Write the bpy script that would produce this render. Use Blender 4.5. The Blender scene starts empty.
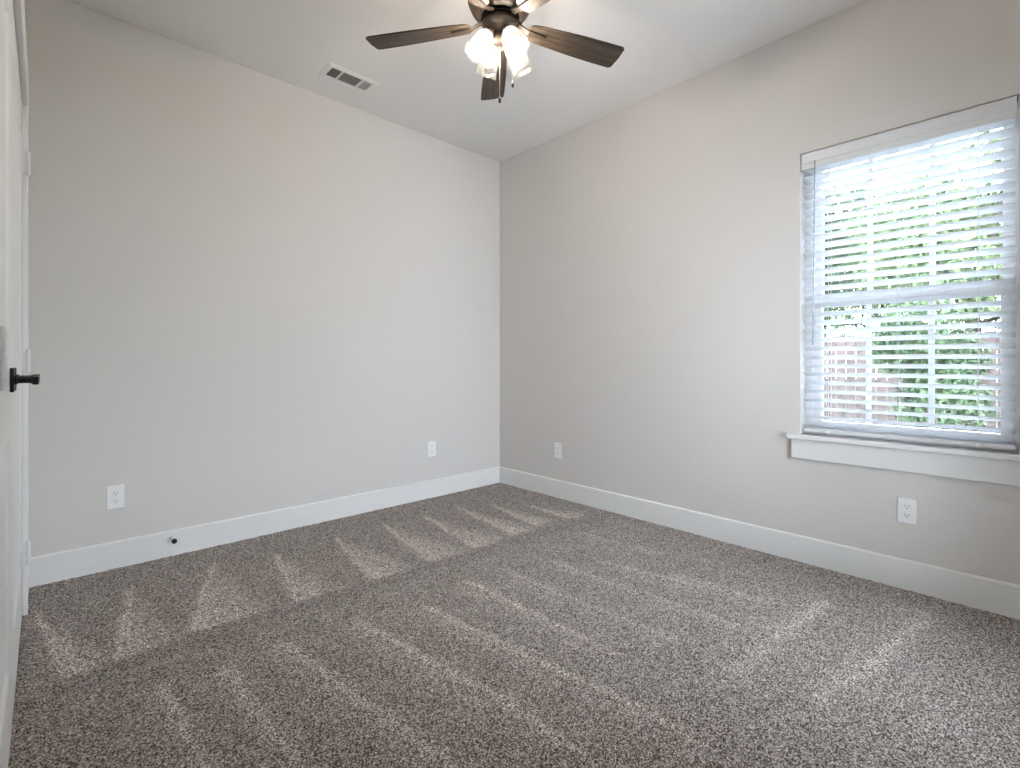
import bpy, bmesh, math, random
import numpy as np
from mathutils import Vector, Matrix, Euler
from mathutils import noise as mnoise
R = math.radians
rnd = random.Random(7)
scene = bpy.context.scene
COL = scene.collection

# ------------------------------------------------------------------ camera
YAW = R(43.24)
cd = bpy.data.cameras.new('camera')
cam = bpy.data.objects.new('camera', cd); COL.objects.link(cam)
cam.location = (0, 0, 1.026); cam.rotation_euler = (R(90), 0, -YAW)
cd.sensor_width = 36; cd.lens = 494.6 / 1020 * 36; cd.shift_y = -21.5 / 1020
cd.clip_start = 0.01; cd.clip_end = 200
scene.camera = cam
FW = Vector((math.sin(YAW), math.cos(YAW), 0)); RT = Vector((math.cos(YAW), -math.sin(YAW), 0))

# ------------------------------------------------------------------ world, lights, exposure
world = bpy.data.worlds.new('sky'); scene.world = world; world.use_nodes = True
wn = world.node_tree; wn.nodes.clear()
wo = wn.nodes.new('ShaderNodeOutputWorld'); wb = wn.nodes.new('ShaderNodeBackground')
wb.inputs['Color'].default_value = (0.785, 0.87, 1.0, 1)
SKY = 17.0
wb.inputs['Strength'].default_value = SKY
wn.links.new(wb.outputs[0], wo.inputs[0])
BULB = 430.0
scene.view_settings.view_transform = 'Standard'
scene.view_settings.look = 'None'
scene.view_settings.exposure = 0.33
scene.view_settings.gamma = 1.0
scene.view_settings.use_curve_mapping = False

# ------------------------------------------------------------------ room numbers (metres)
WX, WY, WW, WS, H = 2.834, 3.143, -0.067, -0.40, 2.74      # right wall, left wall, door wall, wall behind, ceiling
OY0, OY1, OZ0, OZ1 = 0.046, 0.831, 0.640, 2.100            # window opening
T = 0.15

# ------------------------------------------------------------------ materials
def mat(name, color=(.8, .8, .8), rough=.5, metal=0.0, spec=.5):
    m = bpy.data.materials.new(name); m.use_nodes = True
    b = m.node_tree.nodes['Principled BSDF']
    b.inputs['Base Color'].default_value = (*color, 1)
    b.inputs['Roughness'].default_value = rough
    b.inputs['Metallic'].default_value = metal
    b.inputs['Specular IOR Level'].default_value = spec
    return m
def nd(m, t, **kw):
    n = m.node_tree.nodes.new(t)
    for k, v in kw.items():
        if k in n.inputs: n.inputs[k].default_value = v
        else: setattr(n, k, v)
    return n
def lk(m, a, b): m.node_tree.links.new(a, b)
def bsdf(m): return m.node_tree.nodes['Principled BSDF']
def bump(m, scale, strength, dist=.001, detail=3, coord='Object'):
    tc = nd(m, 'ShaderNodeTexCoord'); n = nd(m, 'ShaderNodeTexNoise', Scale=scale, Detail=detail)
    bp = nd(m, 'ShaderNodeBump', Strength=strength, Distance=dist)
    lk(m, tc.outputs[coord], n.inputs['Vector']); lk(m, n.outputs['Fac'], bp.inputs['Height'])
    lk(m, bp.outputs[0], bsdf(m).inputs['Normal'])
    return tc, n
def ramp(m, stops):
    r = nd(m, 'ShaderNodeValToRGB'); e = r.color_ramp.elements
    while len(e) < len(stops): e.new(.5)
    for i, (p, c) in enumerate(stops): e[i].position = p; e[i].color = (*c, 1)
    return r

M = {}
M['wall'] = mat('painted_wall', (.685, .650, .625), .75, spec=.25); bump(M['wall'], 260, .25, .0008)
M['ceil'] = mat('painted_ceiling', (.80, .775, .76), .85, spec=.2); bump(M['ceil'], 200, .25, .0008)
M['trim'] = mat('trim_paint', (.81, .80, .79), .38)
M['door'] = mat('door_paint', (.80, .80, .79), .42)
M['vinyl'] = mat('window_vinyl', (.90, .91, .93), .35)
M['plate'] = mat('outlet_plastic', (.86, .86, .86), .35)
M['dark'] = mat('dark_slot', (.02, .02, .02), .6)
M['black'] = mat('matte_black_metal', (.012, .012, .014), .38, .3)
M['bronze'] = mat('bronze_metal', (.022, .015, .010), .5, .3)
M['fly'] = mat('flywheel_black', (.004, .004, .004), .9, spec=.05)
M['hinge'] = mat('hinge_paint', (.74, .73, .72), .35)
M['vent'] = mat('vent_enamel', (.80, .79, .77), .4)
M['duct'] = mat('duct_dark', (.05, .05, .05), .8)
M['rubber'] = mat('black_rubber', (.01, .01, .01), .6)
M['chain'] = mat('chain_metal', (.75, .72, .66), .3, .9)

def wood(name, c0, c1, c2):
    m = mat(name, c1, .45, spec=.4)
    tc = nd(m, 'ShaderNodeTexCoord'); mp = nd(m, 'ShaderNodeMapping'); mp.inputs['Scale'].default_value = (3, 60, 60)
    n = nd(m, 'ShaderNodeTexNoise', Scale=1.6, Detail=6, Roughness=.65, Distortion=.6)
    r = ramp(m, [(.32, c0), (.5, c1), (.68, c2)])
    lk(m, tc.outputs['Object'], mp.inputs[0]); lk(m, mp.outputs[0], n.inputs['Vector'])
    lk(m, n.outputs['Fac'], r.inputs[0]); lk(m, r.outputs[0], bsdf(m).inputs['Base Color'])
    bp = nd(m, 'ShaderNodeBump', Strength=.3, Distance=.0006)
    lk(m, n.outputs['Fac'], bp.inputs['Height']); lk(m, bp.outputs[0], bsdf(m).inputs['Normal'])
    return m
M['blade'] = wood('weathered_wood', (.011, .007, .005), (.037, .026, .018), (.092, .068, .050))
M['housing'] = wood('housing_wood', (.010, .006, .004), (.026, .017, .011), (.06, .042, .028))

def thin_glass(name, tint, wave=0.0, rough=0.02, refl=1.0, milk=0.0):
    m = bpy.data.materials.new(name); m.use_nodes = True; t = m.node_tree; t.nodes.clear()
    o = nd(m, 'ShaderNodeOutputMaterial'); mx = nd(m, 'ShaderNodeMixShader')
    tr = nd(m, 'ShaderNodeBsdfTransparent'); gl = nd(m, 'ShaderNodeBsdfGlossy'); gl.inputs['Roughness'].default_value = rough
    tr.inputs['Color'].default_value = (*tint, 1)
    fr = nd(m, 'ShaderNodeFresnel'); fr.inputs['IOR'].default_value = 1.5
    mu = nd(m, 'ShaderNodeMath', operation='MULTIPLY'); mu.inputs[1].default_value = refl
    lk(m, fr.outputs[0], mu.inputs[0]); lk(m, mu.outputs[0], mx.inputs[0]); lk(m, tr.outputs[0], mx.inputs[1]); lk(m, gl.outputs[0], mx.inputs[2])
    if milk:
        m2 = nd(m, 'ShaderNodeMixShader'); m2.inputs[0].default_value = milk; tl = nd(m, 'ShaderNodeBsdfTranslucent'); tl.inputs[0].default_value = (.95, .95, .95, 1)
        lk(m, mx.outputs[0], m2.inputs[1]); lk(m, tl.outputs[0], m2.inputs[2]); lk(m, m2.outputs[0], o.inputs[0])
    else:
        lk(m, mx.outputs[0], o.inputs[0])
    if wave:
        tc = nd(m, 'ShaderNodeTexCoord'); n = nd(m, 'ShaderNodeTexVoronoi', Scale=170)
        bp = nd(m, 'ShaderNodeBump', Strength=wave, Distance=.002)
        lk(m, tc.outputs['Object'], n.inputs['Vector']); lk(m, n.outputs['Distance'], bp.inputs['Height'])
        lk(m, bp.outputs[0], gl.inputs['Normal']); lk(m, bp.outputs[0], fr.inputs['Normal'])
    return m
M['pane'] = thin_glass('window_glass', (.96, .985, .98))
M['shade'] = thin_glass('seeded_glass', (.97, .965, .95), .5, .12, .35, .006)

def emis(name, c, s):
    m = bpy.data.materials.new(name); m.use_nodes = True; m.node_tree.nodes.clear()
    o = nd(m, 'ShaderNodeOutputMaterial'); e = nd(m, 'ShaderNodeEmission'); e.inputs[0].default_value = (*c, 1); e.inputs[1].default_value = s
    lk(m, e.outputs[0], o.inputs[0]); return m
M['bulb'] = emis('lit_bulb', (1.0, .89, .77), BULB)

def slat_mat():
    m = bpy.data.materials.new('blind_slat'); m.use_nodes = True
    b = bsdf(m); b.inputs['Base Color'].default_value = (.92, .93, .95, 1); b.inputs['Roughness'].default_value = .4
    o = m.node_tree.nodes['Material Output']; mx = nd(m, 'ShaderNodeMixShader'); mx.inputs[0].default_value = .45
    t = nd(m, 'ShaderNodeBsdfTranslucent'); t.inputs[0].default_value = (.93, .94, .97, 1)
    lk(m, b.outputs[0], mx.inputs[1]); lk(m, t.outputs[0], mx.inputs[2]); lk(m, mx.outputs[0], o.inputs[0])
    return m
M['slat'] = slat_mat()
M['blindrail'] = mat('blind_rail', (.74, .74, .76), .4)

def carpet_mat():
    m = mat('carpet', (.3, .26, .23), .95, spec=.1)
    tc = nd(m, 'ShaderNodeTexCoord')
    n1 = nd(m, 'ShaderNodeTexNoise', Scale=215, Detail=2, Roughness=.7)
    n2 = nd(m, 'ShaderNodeTexNoise', Scale=7.0, Detail=5, Roughness=.8)
    lk(m, tc.outputs['Object'], n1.inputs['Vector']); lk(m, tc.outputs['Object'], n2.inputs['Vector'])
    vo = nd(m, 'ShaderNodeTexVoronoi', Scale=290); vo.voronoi_dimensions = '2D'; lk(m, tc.outputs['Object'], vo.inputs['Vector'])
    sx = nd(m, 'ShaderNodeSeparateColor'); lk(m, vo.outputs['Color'], sx.inputs[0])
    mixv = nd(m, 'ShaderNodeMix'); mixv.inputs[0].default_value = .30; lk(m, n1.outputs['Fac'], mixv.inputs[2]); lk(m, sx.outputs[0], mixv.inputs[3])
    r = ramp(m, [(.34, (.062, .050, .043)), (.45, (.205, .173, .153)), (.55, (.43, .378, .348)), (.68, (.80, .74, .70))])
    lk(m, mixv.outputs[0], r.inputs[0])
    at = nd(m, 'ShaderNodeAttribute'); at.attribute_name = 'pile_lay'
    mm = nd(m, 'ShaderNodeMath', operation='MULTIPLY_ADD'); mm.inputs[1].default_value = 1.0; mm.inputs[2].default_value = 1.0
    lk(m, at.outputs['Fac'], mm.inputs[0])
    m2 = nd(m, 'ShaderNodeMath', operation='MULTIPLY_ADD'); m2.inputs[1].default_value = .35; m2.inputs[2].default_value = .83
    lk(m, n2.outputs['Fac'], m2.inputs[0])
    m3 = nd(m, 'ShaderNodeMath', operation='MULTIPLY'); lk(m, mm.outputs[0], m3.inputs[0]); lk(m, m2.outputs[0], m3.inputs[1])
    v = nd(m, 'ShaderNodeVectorMath', operation='SCALE'); lk(m, r.outputs[0], v.inputs[0]); lk(m, m3.outputs[0], v.inputs['Scale'])
    lk(m, v.outputs[0], bsdf(m).inputs['Base Color'])
    bp = nd(m, 'ShaderNodeBump', Strength=.9, Distance=.006)
    lk(m, n1.outputs['Fac'], bp.inputs['Height']); lk(m, bp.outputs[0], bsdf(m).inputs['Normal'])
    return m
M['carpet'] = carpet_mat()

def noisy(name, c0, c1, scale, rough=.9, lo=.35, hi=.65):
    m = mat(name, c0, rough, spec=.2)
    tc = nd(m, 'ShaderNodeTexCoord'); n = nd(m, 'ShaderNodeTexNoise', Scale=scale, Detail=4)
    r = ramp(m, [(lo, c0), (hi, c1)])
    lk(m, tc.outputs['Object'], n.inputs['Vector']); lk(m, n.outputs['Fac'], r.inputs[0]); lk(m, r.outputs[0], bsdf(m).inputs['Base Color'])
    return m
M['grass'] = noisy('lawn', (.07, .085, .05), (.11, .13, .075), 6)
M['fence'] = noisy('fence_wood', (.062, .048, .046), (.105, .080, .077), 9)
M['leaf_a'] = noisy('leaf_light', (.065, .095, .045), (.13, .165, .08), 3)
M['leaf_b'] = noisy('leaf_dark', (.040, .062, .037), (.085, .12, .063), 3)
M['bark'] = noisy('bark', (.03, .024, .02), (.06, .05, .04), 12)

# ------------------------------------------------------------------ mesh helpers
def tag(o, label=None, cat=None, group=None, kind=None):
    if label: o['label'] = label
    if cat: o['category'] = cat
    if group: o['group'] = group
    if kind: o['kind'] = kind
    return o
def empty(name, loc, parent=None, rz=0, rot=None):
    o = bpy.data.objects.new(name, None); COL.objects.link(o); o.location = loc
    o.rotation_euler = rot if rot else (0, 0, rz)
    if parent: o.parent = parent
    o.empty_display_size = .05
    return o
def obj(name, bm, m, parent=None, loc=(0, 0, 0), rot=(0, 0, 0), smooth=False, bev=0.0, seg=2):
    me = bpy.data.meshes.new(name); bmesh.ops.recalc_face_normals(bm, faces=bm.faces[:]); bm.to_mesh(me); bm.free()
    for mm in (m if isinstance(m, (list, tuple)) else [m]): me.materials.append(mm)
    if smooth:
        for p in me.polygons: p.use_smooth = True
    o = bpy.data.objects.new(name, me); COL.objects.link(o); o.location = loc; o.rotation_euler = rot
    if parent: o.parent = parent
    if bev:
        md = o.modifiers.new('bevel', 'BEVEL'); md.width = bev; md.segments = seg; md.limit_method = 'ANGLE'; md.angle_limit = R(40)
    return o
def box(bm, x0, x1, y0, y1, z0, z1, mi=0, mtx=None):
    v = [bm.verts.new((x, y, z)) for x in (x0, x1) for y in (y0, y1) for z in (z0, z1)]
    if mtx is not None:
        for q in v: q.co = mtx @ q.co
    for f in ((0, 1, 3, 2), (4, 6, 7, 5), (0, 4, 5, 1), (2, 3, 7, 6), (0, 2, 6, 4), (1, 5, 7, 3)):
        bm.faces.new([v[i] for i in f]).material_index = mi
def lathe(bm, prof, n=32, mtx=None, cap0=True, cap1=True):
    rings = []
    for r, z in prof:
        ring = [bm.verts.new((r * math.cos(2 * math.pi * k / n), r * math.sin(2 * math.pi * k / n), z)) for k in range(n)]
        rings.append(ring)
    for a, b in zip(rings, rings[1:]):
        for k in range(n): bm.faces.new((a[k], a[(k + 1) % n], b[(k + 1) % n], b[k]))
    if cap0: bm.faces.new(rings[0])
    if cap1: bm.faces.new(rings[-1])
    if mtx is not None:
        for ring in rings:
            for q in ring: q.co = mtx @ q.co
def tube(bm, pts, r, n=8):
    rings = []
    pts = [Vector(p) for p in pts]
    for i, p in enumerate(pts):
        d = (pts[min(i + 1, len(pts) - 1)] - pts[max(i - 1, 0)]).normalized()
        q = d.to_track_quat('Z', 'Y').to_matrix()
        rings.append([bm.verts.new(p + q @ Vector((r * math.cos(2 * math.pi * k / n), r * math.sin(2 * math.pi * k / n), 0))) for k in range(n)])
    for a, b in zip(rings, rings[1:]):
        for k in range(n): bm.faces.new((a[k], a[(k + 1) % n], b[(k + 1) % n], b[k]))
    bm.faces.new(rings[0]); bm.faces.new(rings[-1])
def extrude_profile(bm, prof, axis, a0, a1, mtx=None):
    """prof: closed list of (u,v); extruded along axis 'x' (u=y,v=z) or 'y' (u=x,v=z)"""
    def P(u, v, a): return Vector((a, u, v)) if axis == 'x' else Vector((u, a, v))
    A = [bm.verts.new(P(u, v, a0)) for u, v in prof]; B = [bm.verts.new(P(u, v, a1)) for u, v in prof]
    n = len(prof)
    for i in range(n): bm.faces.new((A[i], A[(i + 1) % n], B[(i + 1) % n], B[i]))
    bm.faces.new(A); bm.faces.new(B)
def struct(o): o['kind'] = 'structure'; return o

# ------------------------------------------------------------------ carpet floor
SEAM = [(-0.3, 2.14), (0.04, 2.139), (0.396, 2.173), (0.793, 2.152), (1.257, 2.117), (1.891, 2.094), (2.488, 2.076), (2.931, 1.994)]
WEDGES = [[(-0.039, 2.84), (0.045, 2.148), (0.189, 2.227)], [(0.277, 2.846), (0.179, 2.211), (0.387, 2.191)], [(0.627, 2.909), (0.401, 2.216), (0.737, 2.169)], [(0.889, 2.811), (0.778, 2.179), (1.026, 2.17)], [(1.234, 2.846), (1.114, 2.175), (1.387, 2.16)], [(1.548, 2.85), (1.449, 2.191), (1.709, 2.139)], [(1.834, 2.808), (1.721, 2.128), (1.99, 2.159)], [(2.124, 2.853), (2.022, 2.176), (2.228, 2.185)], [(2.334, 2.725), (2.241, 2.198), (2.434, 2.185)], [(2.509, 2.491), (2.49, 2.103), (2.679, 2.104)]]
STREAKS = [[(0.264, 1.943), (0.295, 1.427)], [(0.432, 1.917), (0.461, 1.544), (0.483, 1.25)], [(0.629, 1.935), (0.691, 1.461), (0.752, 0.997)], [(0.894, 1.908), (0.96, 1.42), (1.009, 1.117), (1.024, 0.821)], [(1.151, 1.84), (1.212, 1.342), (1.289, 0.806), (1.287, 0.621)], [(1.439, 1.869), (1.454, 1.426), (1.458, 1.033)], [(1.65, 1.828), (1.671, 1.339), (1.691, 0.919)], [(1.89, 1.795), (1.933, 1.22), (1.97, 0.751)], [(2.356, 1.911), (2.363, 1.607), (2.395, 1.376)], [(2.206, 1.225), (2.243, 0.969), (2.264, 0.781)], [(2.084, 1.539), (2.166, 1.141), (2.233, 0.81)]]
WIDE = [[(2.496, 0.601), (2.001, 0.655), (1.67, 0.685)], [(2.608, 0.284), (2.117, 0.372), (1.732, 0.438)], [(2.608, 0.284), (2.607, 0.341), (2.572, 0.408)]]
def build_floor():
    x0, x1, y0, y1 = WW - .02, WX - .002, WS, WY - .002
    st = .0085
    nx = int((x1 - x0) / st); ny = int((y1 - y0) / st)
    xs = np.linspace(x0, x1, nx); ys = np.linspace(y0, y1, ny)
    X, Y = np.meshgrid(xs, ys, indexing='ij')
    rg = np.random.default_rng(3)
    Z = rg.random(X.shape) * .0055 + .001
    # low frequency wobble so that pile marks are not ruler straight
    wob = np.zeros_like(X)
    for k in range(10):
        a = rg.random() * 6.28; fq = 6 + 26 * rg.random(); ph = rg.random() * 6.28
        wob += np.sin((X * math.cos(a) + Y * math.sin(a)) * fq + ph)
    wob *= .0016
    def seg(a, b):
        ax, ay = a; bx, by = b; dx, dy = bx - ax, by - ay; L = math.hypot(dx, dy)
        u = ((X - ax) * dx + (Y - ay) * dy) / (L * L); s = ((X - ax) * dy - (Y - ay) * dx) / L + wob
        return u, s, L
    lay = np.zeros_like(X)
    seam_y = np.interp(X, [p[0] for p in SEAM], [p[1] for p in SEAM]) + wob
    above = np.clip((Y - seam_y) / .02, 0, 1)
    for A, B, C in WEDGES:
        u, s, L = seg(A, B)
        # pull each wedge: light inside triangle A-B-C, sharpest at edge A-B
        sg = -1 if ((C[0] - A[0]) * (B[1] - A[1]) - (C[1] - A[1]) * (B[0] - A[0])) < 0 else 1
        d = s * sg
        wid = np.clip(u, 0.02, 1.1) * math.hypot(C[0] - B[0], C[1] - B[1])
        t = np.clip(d / np.maximum(wid, .01), -1, 1.5)
        edge = 1 / (1 + np.exp(-(d) / .008))
        body = edge * np.clip(1 - t, 0, 1) ** .8
        win = np.clip(u / .25, 0, 1) * np.clip((1.12 - u) / .05, 0, 1)
        lay = np.maximum(lay, body * win * above * (.30 + .38 * np.clip(u, 0, 1)))
        line = np.exp(-((d - .012) / .016) ** 2) * np.clip(u / .1, 0, 1) * np.clip((1.05 - u) / .05, 0, 1) * above
        lay = np.maximum(lay, line * .60)
    # darker strip just on the near side of the seam
    dsm = seam_y - Y
    lay += -.10 * np.exp(-((dsm - .05) / .06) ** 2) * (dsm > 0)
    def poly(pl, w, fade, amp):
        nonlocal lay
        best = np.full_like(X, -1.0); tot = sum(math.hypot(b[0] - a[0], b[1] - a[1]) for a, b in zip(pl, pl[1:])); acc = 0
        m = np.zeros_like(X)
        for i, (a, b) in enumerate(zip(pl, pl[1:])):
            u, s, L = seg(a, b)
            q = (acc + np.clip(u, 0, 1) * L) / tot
            over = np.maximum(np.maximum(-u, u - 1), 0) * L
            # s>0 : side towards -x for a streak that runs to -y
            g = .75 * np.exp(-(s / w) ** 2) + .30 * np.exp(-((s - .03) / (w + fade * .6)) ** 2)
            m = np.maximum(m, g * np.exp(-(over / .03) ** 2) * np.clip(q / .10, .0, 1) * (1 - .5 * q))
            acc += L
        lay = lay + amp * m
    for i, pl in enumerate(STREAKS): poly(pl, .015, .07, .62 if i < 6 else .42)
    for i, pl in enumerate(WIDE): poly(pl, .022, .08, .58)
    verts = np.stack([X, Y, Z], -1).reshape(-1, 3)
    i = np.arange(nx - 1)[:, None] * ny + np.arange(ny - 1)[None, :]
    F = np.stack([i, i + ny, i + ny + 1, i + 1], -1).reshape(-1, 4)
    me = bpy.data.meshes.new('floor')
    me.vertices.add(len(verts)); me.vertices.foreach_set('co', verts.ravel().astype(np.float32))
    me.loops.add(F.size); me.loops.foreach_set('vertex_index', F.ravel().astype(np.int32))
    me.polygons.add(len(F)); me.polygons.foreach_set('loop_start', (np.arange(len(F)) * 4).astype(np.int32))
    me.polygons.foreach_set('loop_total', np.full(len(F), 4, np.int32))
    me.update(); me.validate()
    at = me.attributes.new('pile_lay', 'FLOAT', 'POINT'); at.data.foreach_set('value', lay.ravel().astype(np.float32))
    me.materials.append(M['carpet'])
    for p in me.polygons: p.use_smooth = True
    o = bpy.data.objects.new('floor', me); COL.objects.link(o); struct(o)
build_floor()

# ------------------------------------------------------------------ room shell
bm = bmesh.new(); box(bm, WW - T, WX + T, WS - T, WY + T, -.1, -.002); struct(obj('trim_3', bm, M['trim']))['label'] = 'subfloor slab under the carpet'
bm = bmesh.new(); box(bm, WW - T, WX + T, WS - T, WY + T, H, H + .12)
struct(obj('ceiling', bm, M['ceil']))
bm = bmesh.new(); box(bm, WW - T, WX + T, WY, WY + T, 0, H); struct(obj('wall_left', bm, M['wall']))
bm = bmesh.new()
box(bm, WX, WX + T, WS, OY0, 0, H); box(bm, WX, WX + T, OY1, WY, 0, H)
box(bm, WX, WX + T, OY0, OY1, 0, OZ0); box(bm, WX, WX + T, OY0, OY1, OZ1, H)
struct(obj('wall_right', bm, M['wall']))
QX0, QX1, QZ0, QZ1 = 1.50, 2.42, .25, 2.10                # opening for an unseen window, added behind the camera as daylight fill
bm = bmesh.new(); box(bm, WW - T, QX0, WS - T, WS, 0, H); box(bm, QX1, WX + T, WS - T, WS, 0, H)
box(bm, QX0, QX1, WS - T, WS, 0, QZ0); box(bm, QX0, QX1, WS - T, WS, QZ1, H)
struct(obj('wall_behind', bm, M['wall']))
w2 = struct(empty('fill_window_2', (QX0, WS - .1, QZ0))); w2['label'] = 'unseen uncovered window added behind the camera to fill the room with daylight'
bm = bmesh.new(); ww, wh = QX1 - QX0, QZ1 - QZ0
for a, b in ((0, .04), (ww / 2 - .02, ww / 2 + .02), (ww - .04, ww)): box(bm, a, b, -.03, .03, 0, wh)
for a, b in ((0, ww / 2), (ww / 2, ww)): box(bm, a + .0401 - (.02 if a else 0), b - (.0201 if a == 0 else .0401), -.03, .03, 0, .04); box(bm, a + .0401 - (.02 if a else 0), b - (.0201 if a == 0 else .0401), -.03, .03, wh - .04, wh)
obj('window_frame', bm, M['vinyl'], w2)
bm = bmesh.new(); box(bm, .035, ww - .035, -.003, .001, .035, wh - .035); obj('pane', bm, M['pane'], w2)
# closet wall with a double door opening
DY0, DY1, DZ = 1.085, 2.796, 2.062
bm = bmesh.new()
box(bm, WW - T, WW, WS, DY0 - .016, 0, H); box(bm, WW - T, WW, DY1 + .016, WY, 0, H); box(bm, WW - T, WW, DY0 - .016, DY1 + .016, DZ + .016, H)
box(bm, WW - T, WW - .09, DY0 - .016, DY1 + .016, 0, DZ + .016)
struct(obj('wall_door_side', bm, M['wall']))

def base_prof(s):
    h = .137; t = .0145
    return [(0, 0), (t * s, 0), (t * s, h - .006), (t * s * .75, h - .0015), (t * s * .45, h), (0, h)]
def baseboard(name, axis, a0, a1, off, s):
    bm = bmesh.new(); extrude_profile(bm, [(off + u, v) for u, v in base_prof(s)], axis, a0, a1)
    return struct(obj(name, bm, M['trim']))
baseboard('baseboard_left', 'x', WW, WX, WY, -1)
baseboard('baseboard_right', 'y', WS, WY, WX, -1)
baseboard('baseboard_door_side', 'y', DY1 + .074, WY, WW, 1)
baseboard('baseboard_behind', 'x', WW, WX, WS, 1)

# door casing (trim), jamb
bm = bmesh.new()
c = .0165
box(bm, WW, WW + c, DY1 + .006, DY1 + .073, 0, DZ + .006)
box(bm, WW, WW + c, DY0 - .073, DY0 - .006, 0, DZ + .006)
box(bm, WW, WW + c + .001, DY0 - .085, DY1 + .078, DZ + .006, DZ + .16)
struct(obj('trim_1', bm, M['trim'], bev=.002))['label'] = 'flat white casing around the closet doors'
bm = bmesh.new()
box(bm, WW - .09, WW - .0005, DY1 + .002, DY1 + .016, 0, DZ + .003); box(bm, WW - .09, WW - .0005, DY0 - .016, DY0 - .002, 0, DZ + .003)
box(bm, WW - .09, WW - .0005, DY0 - .016, DY1 + .016, DZ + .003, DZ + .0159)
struct(obj('trim_2', bm, M['trim']))['label'] = 'white jamb lining inside the closet door opening'

# ------------------------------------------------------------------ closet doors
def leaf(name, ya, yb, hinge_high, xoff=0.0, rz=0.0):
    """ya<yb ; face at x = WW; panels moulded on the room side"""
    hy = yb if hinge_high else ya
    root = empty(name, (WW + xoff, hy, .012), rz=rz); root['kind'] = 'structure'
    def Y(y): return y - hy
    z1 = 2.045
    bm = bmesh.new()
    st = .105                                          # stile width
    zs = [(.215, .82), (1.03, z1 - .135)]              # panels, above door foot
    th = .035
    # slab built as a frame of stiles and rails with recessed raised panels
    box(bm, -th, 0, Y(ya), Y(ya) + st, 0, z1); box(bm, -th, 0, Y(yb) - st, Y(yb), 0, z1)
    for a, b in ((0, zs[0][0]), (zs[0][1], zs[1][0]), (zs[1][1], z1)): box(bm, -th, 0, Y(ya) + st, Y(yb) - st, a, b)
    box(bm, -th + .002, -.011, Y(ya) + st, Y(yb) - st, .1, z1 - .1)
    for a, b in zs:
        y0, y1 = Y(ya) + st, Y(yb) - st
        rings = []
        for ins, dx in ((0, -.0001), (.008, -.006), (.022, -.009), (.034, -.009), (.058, -.0035), (.060, -.0035)):
            rings.append([bm.verts.new((dx, y0 + ins, a + ins)), bm.verts.new((dx, y1 - ins, a + ins)), bm.verts.new((dx, y1 - ins, b - ins)), bm.verts.new((dx, y0 + ins, b - ins))])
        for p, q in zip(rings, rings[1:]):
            for k in range(4): bm.faces.new((p[k], p[(k + 1) % 4], q[(k + 1) % 4], q[k]))
        bm.faces.new(rings[-1])
    obj('slab', bm, M['door'], root)
    # hinges
    for hz in (1.82, 1.02, .245):
        bm = bmesh.new(); s = 1 if hinge_high else -1
        for k in range(5):
            z = hz - .045 + k * .018
            lathe(bm, [(.0075, z + .0006), (.0075, z + .0174)], 14, Matrix.Translation((.0175, .002 * s, 0)))
        lathe(bm, [(.0045, hz - .049), (.0045, hz + .049)], 12, Matrix.Translation((.0175, .002 * s, 0)))
        ys_ = sorted((-.026 * s, 0)); box(bm, .0003, .0022, ys_[0], ys_[1], hz - .044, hz + .044); box(bm, .0003, .0175, -.0015 if s > 0 else 0, 0 if s > 0 else .0015, hz - .044, hz + .044)
        obj('hinge', bm, M['hinge'], root)
    # lever set near the meeting edge
    s = 1 if hinge_high else -1
    hb = (Y(ya) + .050) if hinge_high else (Y(yb) - .050)
    hz = .968
    hd = empty('lever_handle', (0, hb, hz), root)
    bm = bmesh.new(); box(bm, .0004, .0085, -.0315, .0315, -.0315, .0315); obj('rosette', bm, M['black'], hd, bev=.0015)
    bm = bmesh.new()
    lathe(bm, [(.013, .008), (.013, .013), (.0095, .015), (.0095, .052)], 24, Matrix.Rotation(R(90), 4, 'Y'))
    box(bm, .040, .056, -.012 , .012, -.0115, .0115)
    ys = sorted((-.010 * s, .112 * s)); box(bm, .044, .056, ys[0], ys[1], -.0105, .0105)
    obj('lever', bm, M['black'], hd, bev=.0015)
    return root
YM = 1.905
d1 = leaf('door_1', YM + .0015, DY1 - .002, True); d1['label'] = 'white panelled closet door leaf hinged beside the corner, black lever'
d2 = leaf('door_2', DY0 + .002, YM - .0015, False, xoff=.0, rz=0.0); d2['label'] = 'white panelled closet door leaf nearest the camera'

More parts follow.
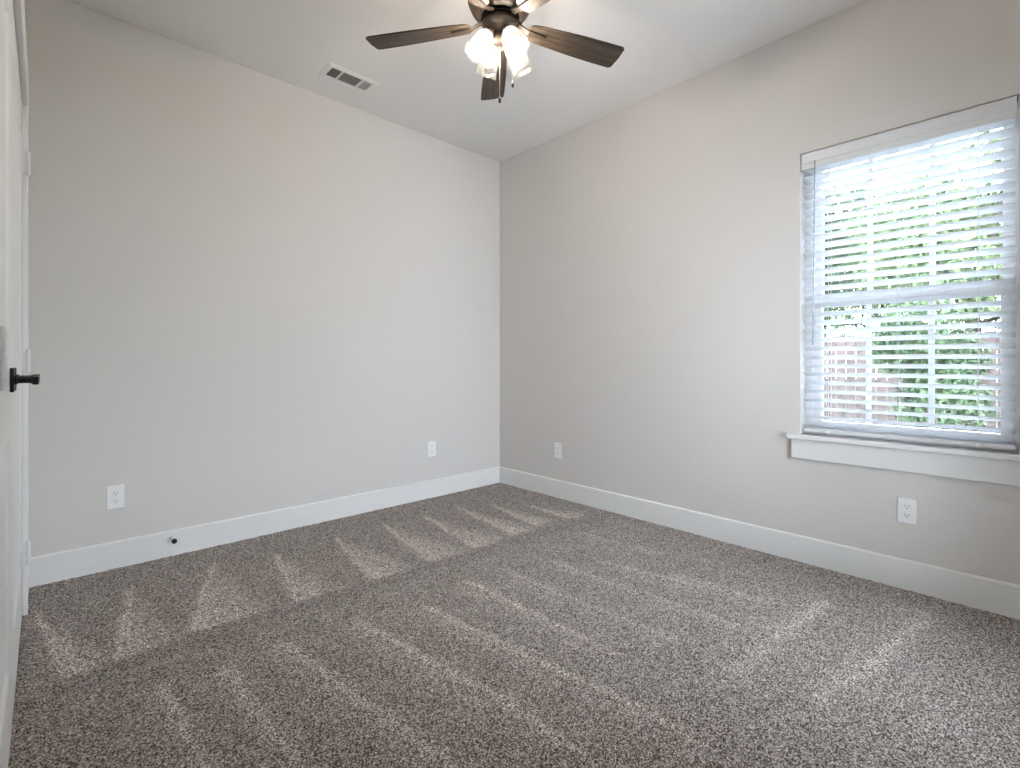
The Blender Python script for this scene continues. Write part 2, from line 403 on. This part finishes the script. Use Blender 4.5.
# ------------------------------------------------------------------ window
XW = WX + .095
win = struct(empty('window_1', (WX, 0, 0)))
win['label'] = 'white vinyl single hung window behind the blind'
def wobj(name, bm, m, par, **k): return obj(name, bm, m, par, **k)
x0 = .075
bm = bmesh.new()   # outer frame
fw = .036
box(bm, x0, x0 + .075, OY0, OY0 + .016, OZ0, OZ1); box(bm, x0, x0 + .075, OY1 - fw, OY1, OZ0, OZ1)
box(bm, x0, x0 + .075, OY0 + .016, OY1 - fw, OZ0, OZ0 + fw); box(bm, x0, x0 + .075, OY0 + .016, OY1 - fw, OZ1 - fw, OZ1)
wobj('window_frame', bm, M['vinyl'], win, bev=.002)
ZM = 1.335
def sash(name, xa, za, zb, sw, rail_lo, rail_hi):
    e = empty(name, (0, 0, 0), win)
    ya, yb = OY0 + .016, OY1 - fw
    bm = bmesh.new()
    box(bm, xa, xa + .03, ya, ya + sw, za, zb); box(bm, xa, xa + .03, yb - sw, yb, za, zb)
    box(bm, xa, xa + .03, ya + sw, yb - sw, za, za + rail_lo); box(bm, xa, xa + .03, ya + sw, yb - sw, zb - rail_hi, zb)
    obj('sash_frame', bm, M['vinyl'], e, bev=.002)
    gy0, gy1 = ya + sw, yb - sw
    for y in (.325, .560):
        bm = bmesh.new(); box(bm, xa + .011, xa + .019, y - .011, y + .011, za + rail_lo, zb - rail_hi); obj('muntin', bm, M['vinyl'], e)
    bm = bmesh.new(); box(bm, xa + .0145, xa + .0175, gy0 - .004, gy1 + .004, za + rail_lo - .004, zb - rail_hi + .004)
    obj('pane', bm, M['pane'], e)
sash('upper_sash', x0 + .040, ZM - .015, OZ1 - fw, .034, .032, .034)
sash('lower_sash', x0 + .006, OZ0 + fw, ZM + .025, .040, .05, .045)

# stool and apron
bm = bmesh.new()
extrude_profile(bm, [(WX - .030, OZ0 - .0005), (WX - .034, OZ0 + .004), (WX - .034, OZ0 + .013), (WX - .030, OZ0 + .0175), (WX + .076, OZ0 + .0175), (WX + .076, OZ0 - .0005)], 'y', OY0 + .001, OY1 - .001)
bm2 = bmesh.new()
extrude_profile(bm2, [(WX - .030, OZ0 - .006), (WX - .034, OZ0 - .002), (WX - .034, OZ0 + .013), (WX - .030, OZ0 + .0175), (WX - .0005, OZ0 + .0175), (WX - .0005, OZ0 - .006)], 'y', OY0 - .053, OY1 + .055)
box(bm2, WX - .0005, WX + .074, OY0 + .001, OY1 - .001, OZ0 + .001, OZ0 + .0175)
bm.free()
o = struct(obj('trim_4', bm2, M['trim'])); o['label'] = 'white window stool under the blind'
bm = bmesh.new(); box(bm, WX - .016, WX - .0005, OY0 - .036, OY1 + .037, OZ0 - .105, OZ0 - .0062)
o = struct(obj('trim_5', bm, M['trim'], bev=.0015)); o['label'] = 'white apron board below the window stool'

# ------------------------------------------------------------------ blind
BY0, BY1 = OY0 + .006, OY1 - .006
blind = tag(empty('window_blind', (WX, (BY0 + BY1) / 2, OZ1)), 'white two-inch horizontal slat blind with open slats hanging in the window', 'window blind')
def bo(name, bm, m, **k):
    bmesh.ops.translate(bm, verts=bm.verts[:], vec=(-WX, -(BY0 + BY1) / 2, -OZ1)); return obj(name, bm, m, blind, **k)
bm = bmesh.new()   # valance with a small moulded profile
zt, zb_ = OZ1 - .004, 2.010
extrude_profile(bm, [(WX + .004, zt), (WX + .000, zt - .006), (WX - .002, zt - .012), (WX - .002, zb_ + .034), (WX + .000, zb_ + .030), (WX + .000, zb_ + .010), (WX - .003, zb_ + .006), (WX - .003, zb_), (WX + .009, zb_), (WX + .009, zt)], 'y', BY0, BY1)
bo('valance', bm, M['blindrail'])
bm = bmesh.new(); box(bm, WX + .012, WX + .060, BY0 + .004, BY1 - .004, OZ1 - .046, OZ1 - .003); bo('headrail', bm, M['blindrail'], bev=.002)
bm = bmesh.new()
PITCH = .0436; tilt = R(21); xc = WX + .036
z = 2.012; slat_zs = []
while z > .700: slat_zs.append(z); z -= PITCH
for i, z in enumerate(slat_zs):
    tl = tilt
    n = 6; top = []; bot = []
    for y in (BY0 + .003, BY1 - .003):
        a = []; b = []
        for k in range(n + 1):
            u = -.0255 + .051 * k / n; cr = .0022 * (1 - (u / .0255) ** 2)
            # u<0 : room side edge, raised
            X_ = u * math.cos(tl) + cr * math.sin(tl); Z_ = -u * math.sin(tl) + cr * math.cos(tl)
            a.append(bm.verts.new((xc + X_, y, z + Z_ + .0014))); b.append(bm.verts.new((xc + X_, y, z + Z_ - .0014)))
        top.append(a); bot.append(b)
    for k in range(n):
        bm.faces.new((top[0][k], top[0][k + 1], top[1][k + 1], top[1][k])); bm.faces.new((bot[0][k], bot[1][k], bot[1][k + 1], bot[0][k + 1]))
    for e in (0, n): bm.faces.new((top[0][e], top[1][e], bot[1][e], bot[0][e]))
    for s in (0, 1):
        for k in range(n): bm.faces.new((top[s][k], bot[s][k], bot[s][k + 1], top[s][k + 1]))
bo('slats', bm, M['slat'])
bm = bmesh.new(); box(bm, xc - .0255, xc + .0255, BY0 + .003, BY1 - .003, .672, .690); bo('bottom_rail', bm, M['blindrail'], bev=.003)
for yy in (.709, .436, .166):
    bm = bmesh.new()
    for xx in (xc - .0245, xc + .0245): tube(bm, [(xx, yy, .69), (xx, yy, 2.05)], .0008, 6)
    for z in slat_zs:
        tube(bm, [(xc - .0245, yy, z + .0245 * math.tan(tilt) - .003), (xc + .0245, yy, z - .0245 * math.tan(tilt) - .003)], .0007, 5)
    bo('ladder_cord', bm, M['blindrail'])
for yy in (.709, .166):
    bm = bmesh.new(); box(bm, xc - .0275, xc - .0262, yy - .007, yy + .007, .672, .690); bo('rail_button', bm, M['plate'])
M['wand'] = mat('wand_plastic', (.42, .44, .48), .2)
bm = bmesh.new(); tube(bm, [(WX - .004, .764, 2.045), (WX - .006, .765, 1.9), (WX - .006, .772, 1.115)], .0034, 8); tube(bm, [(WX + .01, .764, 2.045), (WX - .004, .764, 2.045)], .002, 6); bo('tilt_wand', bm, M['wand'])

# ------------------------------------------------------------------ outlets
def outlet(loc, rz, label):
    root = tag(empty('wall_outlet', loc, rz=rz), label, 'outlet', 'duplex outlets low on the walls')
    # local: +y out of the wall is -y ; plate in xz
    bm = bmesh.new()
    w, h, t = .035, .0573, .0055
    P0 = [(-w, -h), (w, -h), (w, h), (-w, h)]
    a = [bm.verts.new((x, -.0005, z)) for x, z in P0]; b = [bm.verts.new((x, -.0025, z)) for x, z in P0]; c_ = [bm.verts.new((x * .93, -t, z * .955)) for x, z in P0]
    for p, q in ((a, b), (b, c_)):
        for k in range(4): bm.faces.new((p[k], p[(k + 1) % 4], q[(k + 1) % 4], q[k]))
    bm.faces.new(a); bm.faces.new(c_)
    obj('cover_plate', bm, M['plate'], root)
    for s in (-1, 1):
        bm = bmesh.new()
        pts = []
        for k in range(28):
            an = 2 * math.pi * k / 28; pts.append((.0172 * math.cos(an), max(-.0135, min(.0135, .0172 * math.sin(an)))))
        A = [bm.verts.new((x, -t + .0002, z + .0195 * s)) for x, z in pts]; B = [bm.verts.new((x * .97, -t - .0016, z * .97 + .0195 * s)) for x, z in pts]
        for k in range(28): bm.faces.new((A[k], A[(k + 1) % 28], B[(k + 1) % 28], B[k]))
        bm.faces.new(A); bm.faces.new(B)
        rc = obj('receptacle', bm, M['plate'], root)
        bm = bmesh.new(); zc = .0195 * s
        box(bm, -.0075, -.0052, -t - .0021, -t - .0012, zc - .001, zc + .0075); box(bm, .0052, .0075, -t - .0021, -t - .0012, zc - .0, zc + .0065)
        lathe(bm, [(.0026, 0), (.0026, .0009)], 12, Matrix.Translation((0, -t - .0012, zc - .0065)) @ Matrix.Rotation(R(90), 4, 'X'))
        obj('slot', bm, M['dark'], rc)
    bm = bmesh.new(); lathe(bm, [(.0032, 0), (.0032, .0008), (.002, .0012)], 14, Matrix.Translation((0, -t, 0)) @ Matrix.Rotation(R(90), 4, 'X')); obj('screw', bm, M['plate'], root)
    return root
outlet((.256, WY, .357), 0, 'white duplex outlet on the left wall, near the closet door')
outlet((2.140, WY, .371), 0, 'white duplex outlet on the left wall, near the room corner')
outlet((WX, 2.480, .358), R(-90), 'white duplex outlet on the window wall, near the room corner')
outlet((WX, .398, .357), R(-90), 'white duplex outlet on the wall under the window')

# ------------------------------------------------------------------ door stop
ds = tag(empty('door_stop', (.489, WY - .0147, .100)), 'small door stop with round black tip on the left baseboard', 'door stop')
bm = bmesh.new(); lathe(bm, [(.012, 0), (.012, .003), (.007, .006)], 20, Matrix.Rotation(R(90), 4, 'X')); obj('mounting_base', bm, M['hinge'], ds)
bm = bmesh.new(); tube(bm, [(.0048 * math.cos(k * .9), -.004 - .00075 * k, .0048 * math.sin(k * .9)) for k in range(80)], .0011, 6); obj('spring', bm, M['hinge'], ds)
bm = bmesh.new(); lathe(bm, [(.009, .060), (.0118, .063), (.0122, .074), (.010, .078), (.004, .0795)], 22, Matrix.Rotation(R(90), 4, 'X')); obj('rubber_tip', bm, M['rubber'], ds, smooth=True)

# ------------------------------------------------------------------ ceiling vent
vx0, vx1, vy0, vy1 = 1.178, 1.496, 2.755, 2.925
vt = tag(empty('ceiling_vent', ((vx0 + vx1) / 2, (vy0 + vy1) / 2, H)), 'white rectangular three-section air register on the ceiling', 'vent')
hx, hyv = (vx1 - vx0) / 2, (vy1 - vy0) / 2
ix, iy = hx - .032, hyv - .032
bm = bmesh.new()
def ring(bm, pts_list):
    rs = [[bm.verts.new(p) for p in pl] for pl in pts_list]
    for p, q in zip(rs, rs[1:]):
        for k in range(4): bm.faces.new((p[k], p[(k + 1) % 4], q[(k + 1) % 4], q[k]))
def rect(a, b, z): return [(-a, -b, z), (a, -b, z), (a, b, z), (-a, b, z)]
ring(bm, [rect(hx, hyv, -.0006), rect(hx - .001, hyv - .001, -.003), rect(hx - .014, hyv - .014, -.009), rect(ix, iy, -.0095), rect(ix, iy, -.001)])
for xx in (-ix + .068, ix - .062): box(bm, xx - .0035, xx + .0035, -iy, iy, -.0095, -.001)
obj('register_frame', bm, M['vent'], vt)
bm = bmesh.new(); box(bm, -ix, ix, -iy, iy, -.0012, -.0004); obj('duct_opening', bm, M['duct'], vt)
def fins(a0, a1, axis, ang):
    bm = bmesh.new()
    if axis == 'y':
        n = max(2, int((a1 - a0) / .0095))
        for k in range(n):
            x = a0 + (k + .5) * (a1 - a0) / n
            mt = Matrix.Translation((x, 0, -.0052)) @ Matrix.Rotation(ang, 4, 'Y'); box(bm, -.0036, .0036, -iy, iy, -.0004, .0004, mtx=mt)
    else:
        n = int(2 * iy / .0105)
        for k in range(n):
            y = -iy + (k + .5) * 2 * iy / n
            mt = Matrix.Translation((0, y, -.0052)) @ Matrix.Rotation(ang, 4, 'X'); box(bm, a0, a1, -.0036, .0036, -.0004, .0004, mtx=mt)
    obj('louvre_bank', bm, M['vent'], vt)
fins(-ix + .001, -ix + .064, 'y', R(-48)); fins(-ix + .072, ix - .066, 'x', R(38)); fins(ix - .058, ix - .001, 'y', R(-24))
for xx in (-hx + .016, hx - .016):
    bm = bmesh.new(); lathe(bm, [(.0035, -.0105), (.0035, -.0085)], 12, Matrix.Translation((xx, 0, 0))); obj('screw', bm, M['vent'], vt)

# ------------------------------------------------------------------ ceiling fan
FC = FW * 1.992 + RT * (-.039)
FZ = 2.390
fan = tag(empty('ceiling_fan', (FC.x, FC.y, H)), 'five-blade ceiling fan with weathered wood blades and four lit clear glass shades', 'ceiling fan')
def zz(z): return z - H
bm = bmesh.new(); lathe(bm, [(.070, zz(H)), (.070, zz(H) - .012), (.060, zz(H) - .045), (.030, zz(H) - .058)], 40); obj('canopy', bm, M['bronze'], fan, smooth=True)
bm = bmesh.new(); lathe(bm, [(.020, zz(H) - .05), (.020, zz(2.60))], 24); obj('downrod', bm, M['bronze'], fan, smooth=True)
bm = bmesh.new(); lathe(bm, [(.030, zz(2.615)), (.085, zz(2.605)), (.126, zz(2.575)), (.134, zz(2.53)), (.131, zz(2.475)), (.118, zz(2.445)), (.098, zz(2.420)), (.084, zz(2.412))], 56, cap1=True)
obj('motor_housing', bm, M['housing'], fan, smooth=True)
bm = bmesh.new(); lathe(bm, [(.076, zz(2.412)), (.076, zz(2.398)), (.060, zz(2.396))], 48); obj('flywheel', bm, M['fly'], fan)
bm = bmesh.new(); lathe(bm, [(.060, zz(2.397)), (.073, zz(2.390)), (.072, zz(2.376)), (.052, zz(2.362)), (.036, zz(2.352)), (.030, zz(2.338)), (.036, zz(2.330)), (.036, zz(2.306)), (.022, zz(2.294)), (.008, zz(2.288)), (.006, zz(2.280))], 40)
obj('switch_housing', bm, M['bronze'], fan, smooth=True)
def blade_mesh():
    bm = bmesh.new()
    r0, r1 = .122, .567
    out = []
    N = 14
    def hw(r):
        t = (r - r0) / (r1 - r0); return .040 + .020 * math.sin(min(1, t * 1.05) * math.pi / 2)
    up = []; lo = []
    for k in range(7):                                    # rounded root
        a = math.pi / 2 * k / 6
        up.append((r0 + .028 * (1 - math.sin(a)), (hw(r0) - .028) + .028 * math.cos(a) - .0))
    root = [(r0 + .028 * (1 - math.cos(R(90) * k / 6)), hw(r0) - .028 + .028 * math.sin(R(90) * k / 6)) for k in range(7)]
    upper = root + [(r0 + .028 + (r1 - r0 - .028) * k / N, hw(r0 + .028 + (r1 - r0 - .028) * k / N)) for k in range(1, N)]
    tip = [(r1 - .010, hw(r1)), (r1, hw(r1) - .008), (r1 + .004, 0), (r1, -hw(r1) + .008), (r1 - .010, -hw(r1))]
    outl = upper + tip + [(x, -y) for x, y in reversed(upper)]
    A = [bm.verts.new((x, y, .003)) for x, y in outl]; B = [bm.verts.new((x, y, -.003)) for x, y in outl]
    n = len(outl)
    for i in range(n): bm.faces.new((A[i], A[(i + 1) % n], B[(i + 1) % n], B[i]))
    bm.faces.new(A); bm.faces.new(B)
    return bm
PITCHB = R(-11)
cam_ang = math.atan2(RT.y, RT.x)
bl_me = None
for k in range(5):
    ang = R(95.4 + 72 * k) + cam_ang
    arm = empty('blade_arm', (0, 0, zz(FZ)), fan, rz=ang)
    if bl_me is None:
        b = obj('blade', blade_mesh(), M['blade'], arm, rot=(PITCHB, 0, 0), bev=.001)
        bl_me = b.data
        bm = bmesh.new()
        # iron: flat neck from the flywheel, stepping under the blade to a pointed tongue
        sec = [(.055, .017, .010), (.085, .015, .010), (.105, .013, .002), (.125, .015, -.0055), (.160, .013, -.0065), (.195, .009, -.0065), (.205, .005, -.0065)]
        rs = []
        for x, w, z in sec:
            rs.append([bm.verts.new((x, w, z + .0022)), bm.verts.new((x, -w, z + .0022)), bm.verts.new((x, -w * .8, z - .003)), bm.verts.new((x, w * .8, z - .003))])
        for p, q in zip(rs, rs[1:]):
            for j in range(4): bm.faces.new((p[j], p[(j + 1) % 4], q[(j + 1) % 4], q[j]))
        bm.faces.new(rs[0]); bm.faces.new(rs[-1])
        ir = obj('blade_iron', bm, M['bronze'], arm, rot=(PITCHB, 0, 0)); ir_me = ir.data
    else:
        for src in (b, ir):
            c_ = src.copy(); COL.objects.link(c_); c_.parent = arm
# shades
def shade_prof():
    return [(.015, 0), (.019, -.006), (.024, -.014), (.030, -.026), (.035, -.045), (.0375, -.065), (.0385, -.085), (.040, -.100), (.0435, -.116)]
sh = []
for i, a in enumerate((35, 125, 215, 305)):
    ang = R(a) + cam_ang
    piv = Vector((.052 * math.cos(ang), .052 * math.sin(ang), zz(2.338)))
    tiltA = R(30)
    arm = empty('light_arm', piv, fan, rot=Euler((0, -tiltA, ang), 'XYZ'))
    # tilt so that local -z leans outwards
    if i == 0:
        bm = bmesh.new(); tube(bm, [(-.030, 0, .028), (-.012, 0, .022), (0, 0, .004)], .008, 12)
        lathe(bm, [(.008, .012), (.017, .006), (.0185, -.004), (.0185, -.026), (.015, -.028)], 24)
        s1 = obj('socket', bm, M['bronze'], arm, smooth=True)
        bm = bmesh.new(); pr = shade_prof(); inner = [(r - .0018, z) for r, z in pr][::-1]
        lathe(bm, [(r + .004, z - .006) for r, z in pr], 36, cap0=False, cap1=False)
        s2 = obj('glass_shade', bm, M['shade'], arm, smooth=True)
        md = s2.modifiers.new('thick', 'SOLIDIFY'); md.thickness = .0018
        bm = bmesh.new(); tube(bm, [(.0475 * math.cos(t * math.pi / 18), .0475 * math.sin(t * math.pi / 18), -.1215) for t in range(37)], .0016, 6)
        s4 = obj('shade_rim', bm, M['shade'], arm, smooth=True)
        bm = bmesh.new(); lathe(bm, [(.008, -.028), (.009, -.036), (.0115, -.050), (.0125, -.062), (.0115, -.074), (.007, -.083), (.002, -.086)], 24)
        s3 = obj('bulb', bm, M['bulb'], arm, smooth=True)
        src = [s1, s2, s3, s4]
    else:
        for s in src:
            c_ = s.copy(); COL.objects.link(c_); c_.parent = arm
# pull chains
def to_local(v): return v
for (dx, dd, zt_, zb2) in ((-.002, -.012, 2.30, 2.090), (.050, -.020, 2.30, 2.148)):
    v = RT * dx + FW * dd
    bm = bmesh.new()
    n = int((zt_ - zb2) / .0042)
    tube(bm, [(v.x, v.y, zz(zt_)), (v.x, v.y, zz(zb2))], .0007, 6)
    ch = obj('pull_chain', bm, M['chain'], fan)
    bm = bmesh.new(); lathe(bm, [(.0015, zz(zb2)), (.004, zz(zb2 - .004)), (.0058, zz(zb2 - .014)), (.0050, zz(zb2 - .022)), (.002, zz(zb2 - .026))], 14, Matrix.Translation((v.x, v.y, 0)))
    obj('fob', bm, M['black'], ch, smooth=True)

# ------------------------------------------------------------------ outside
GZ = -.35
bm = bmesh.new(); box(bm, WX + T + .01, 40, -25, 30, GZ - .1, GZ)
tag(obj('lawn', bm, M['grass']), 'green back yard grass seen through the lower blind slats', 'lawn', kind='stuff')
M['concrete'] = noisy('patio_bounce', (.68, .67, .65), (.76, .75, .73), 3)  # kept pale: unseen slab added to bounce daylight up onto the ceiling
bm = bmesh.new(); box(bm, -12, WX + T, -20, WS - T - .01, GZ - .1, GZ); struct(obj('bounce_patio', bm, M['concrete']))['label'] = 'unseen pale concrete patio added to bounce daylight in through the fill window'
fence = tag(empty('wooden_fence', (10, 0, GZ)), 'reddish brown wooden board fence seen through the lower window', 'fence')
bm = bmesh.new(); y = -6.0
while y < 9:
    dz = rnd.uniform(-.012, .012); box(bm, -.01, .01, y, y + .135, .03, 1.83 + dz); y += .142
obj('board_panel', bm, M['fence'], fence)
bm = bmesh.new()
for z in (.3, 1.0, 1.65): box(bm, .0105, .05, -6, 9, z, z + .09)
obj('rail', bm, M['fence'], fence)
def leaves(name, blobs, n, size, m, parent, seed):
    rg = random.Random(seed); bm = bmesh.new()
    tot = sum(b[3] ** 2 for b in blobs)
    for cx, cy, cz, r in blobs:
        for _ in range(int(n * r * r / tot)):
            d = Vector((rg.gauss(0, 1), rg.gauss(0, 1), rg.gauss(0, 1))).normalized() * r * rg.uniform(.55, 1.05)
            p = Vector((cx, cy, cz)) + Vector((d.x, d.y, d.z * .85)); s = size * rg.uniform(.6, 1.3)
            q = Euler((rg.uniform(0, 6.3), rg.uniform(0, 6.3), rg.uniform(0, 6.3))).to_matrix()
            vs = [bm.verts.new(p + q @ Vector(t)) for t in ((-s, 0, 0), (0, -s * .45, s * .12), (s, 0, 0), (0, s * .45, s * .12))]
            bm.faces.new(vs)
    return obj(name, bm, m, parent)
def tree(loc, blobs, n, size, m, label, seed, trunk_h, tr=.12, name='leafy_tree', cat='tree', group='trees beyond the window'):
    root = tag(empty(name, loc), label, cat, group)
    leaves('foliage', blobs, n, size, M[m], root, seed)
    bm = bmesh.new(); rg = random.Random(seed)
    tube(bm, [(0, 0, 0), (.05, .04, trunk_h * .5), (0, .1, trunk_h)], tr, 10)
    for b in blobs: tube(bm, [(0, .08, trunk_h * .85), ((b[0]) * .5, b[1] * .5 + .05, (trunk_h + b[2]) / 2 + .1), (b[0], b[1], b[2])], tr * .35, 7)
    obj('trunk', bm, M['bark'], root)
def rb(seed, n, sx, sy, z0, z1, r0, r1):
    g = random.Random(seed); return [(g.uniform(-sx, sx), g.uniform(-sy, sy), g.uniform(z0, z1), g.uniform(r0, r1)) for _ in range(n)]
tree((14.8, 4.3, GZ + .02), rb(1, 9, .8, .9, 2.3, 5.6, .7, 1.1), 9000, .085, 'leaf_b', 'tall dark green tree behind the fence at the left of the window view', 11, 2.6)
tree((19.0, 2.9, GZ + .02), rb(2, 16, 1.0, 2.2, 2.4, 6.6, .9, 1.4), 14000, .085, 'leaf_a', 'bright green tree behind the fence in the middle of the window view', 12, 2.4)
tree((12.2, .7, GZ + .02), rb(3, 14, .8, 1.2, 1.3, 5.4, .7, 1.1), 9000, .085, 'leaf_a', 'light green tree behind the fence at the right of the window view', 13, 2.4)
tree((8.3, 1.05, GZ + .02), rb(4, 8, .35, .3, .55, 1.9, .3, .5), 6000, .05, 'leaf_b', 'low green bush in front of the fence, middle of the window view', 14, .4, .03, 'garden_bush', 'bush', 'bushes along the fence')
tree((8.6, -.80, GZ + .02), rb(5, 9, .4, .35, .5, 1.8, .3, .5), 6000, .05, 'leaf_a', 'low green bush in front of the fence, right of the window view', 15, .4, .03, 'garden_bush', 'bush', 'bushes along the fence')
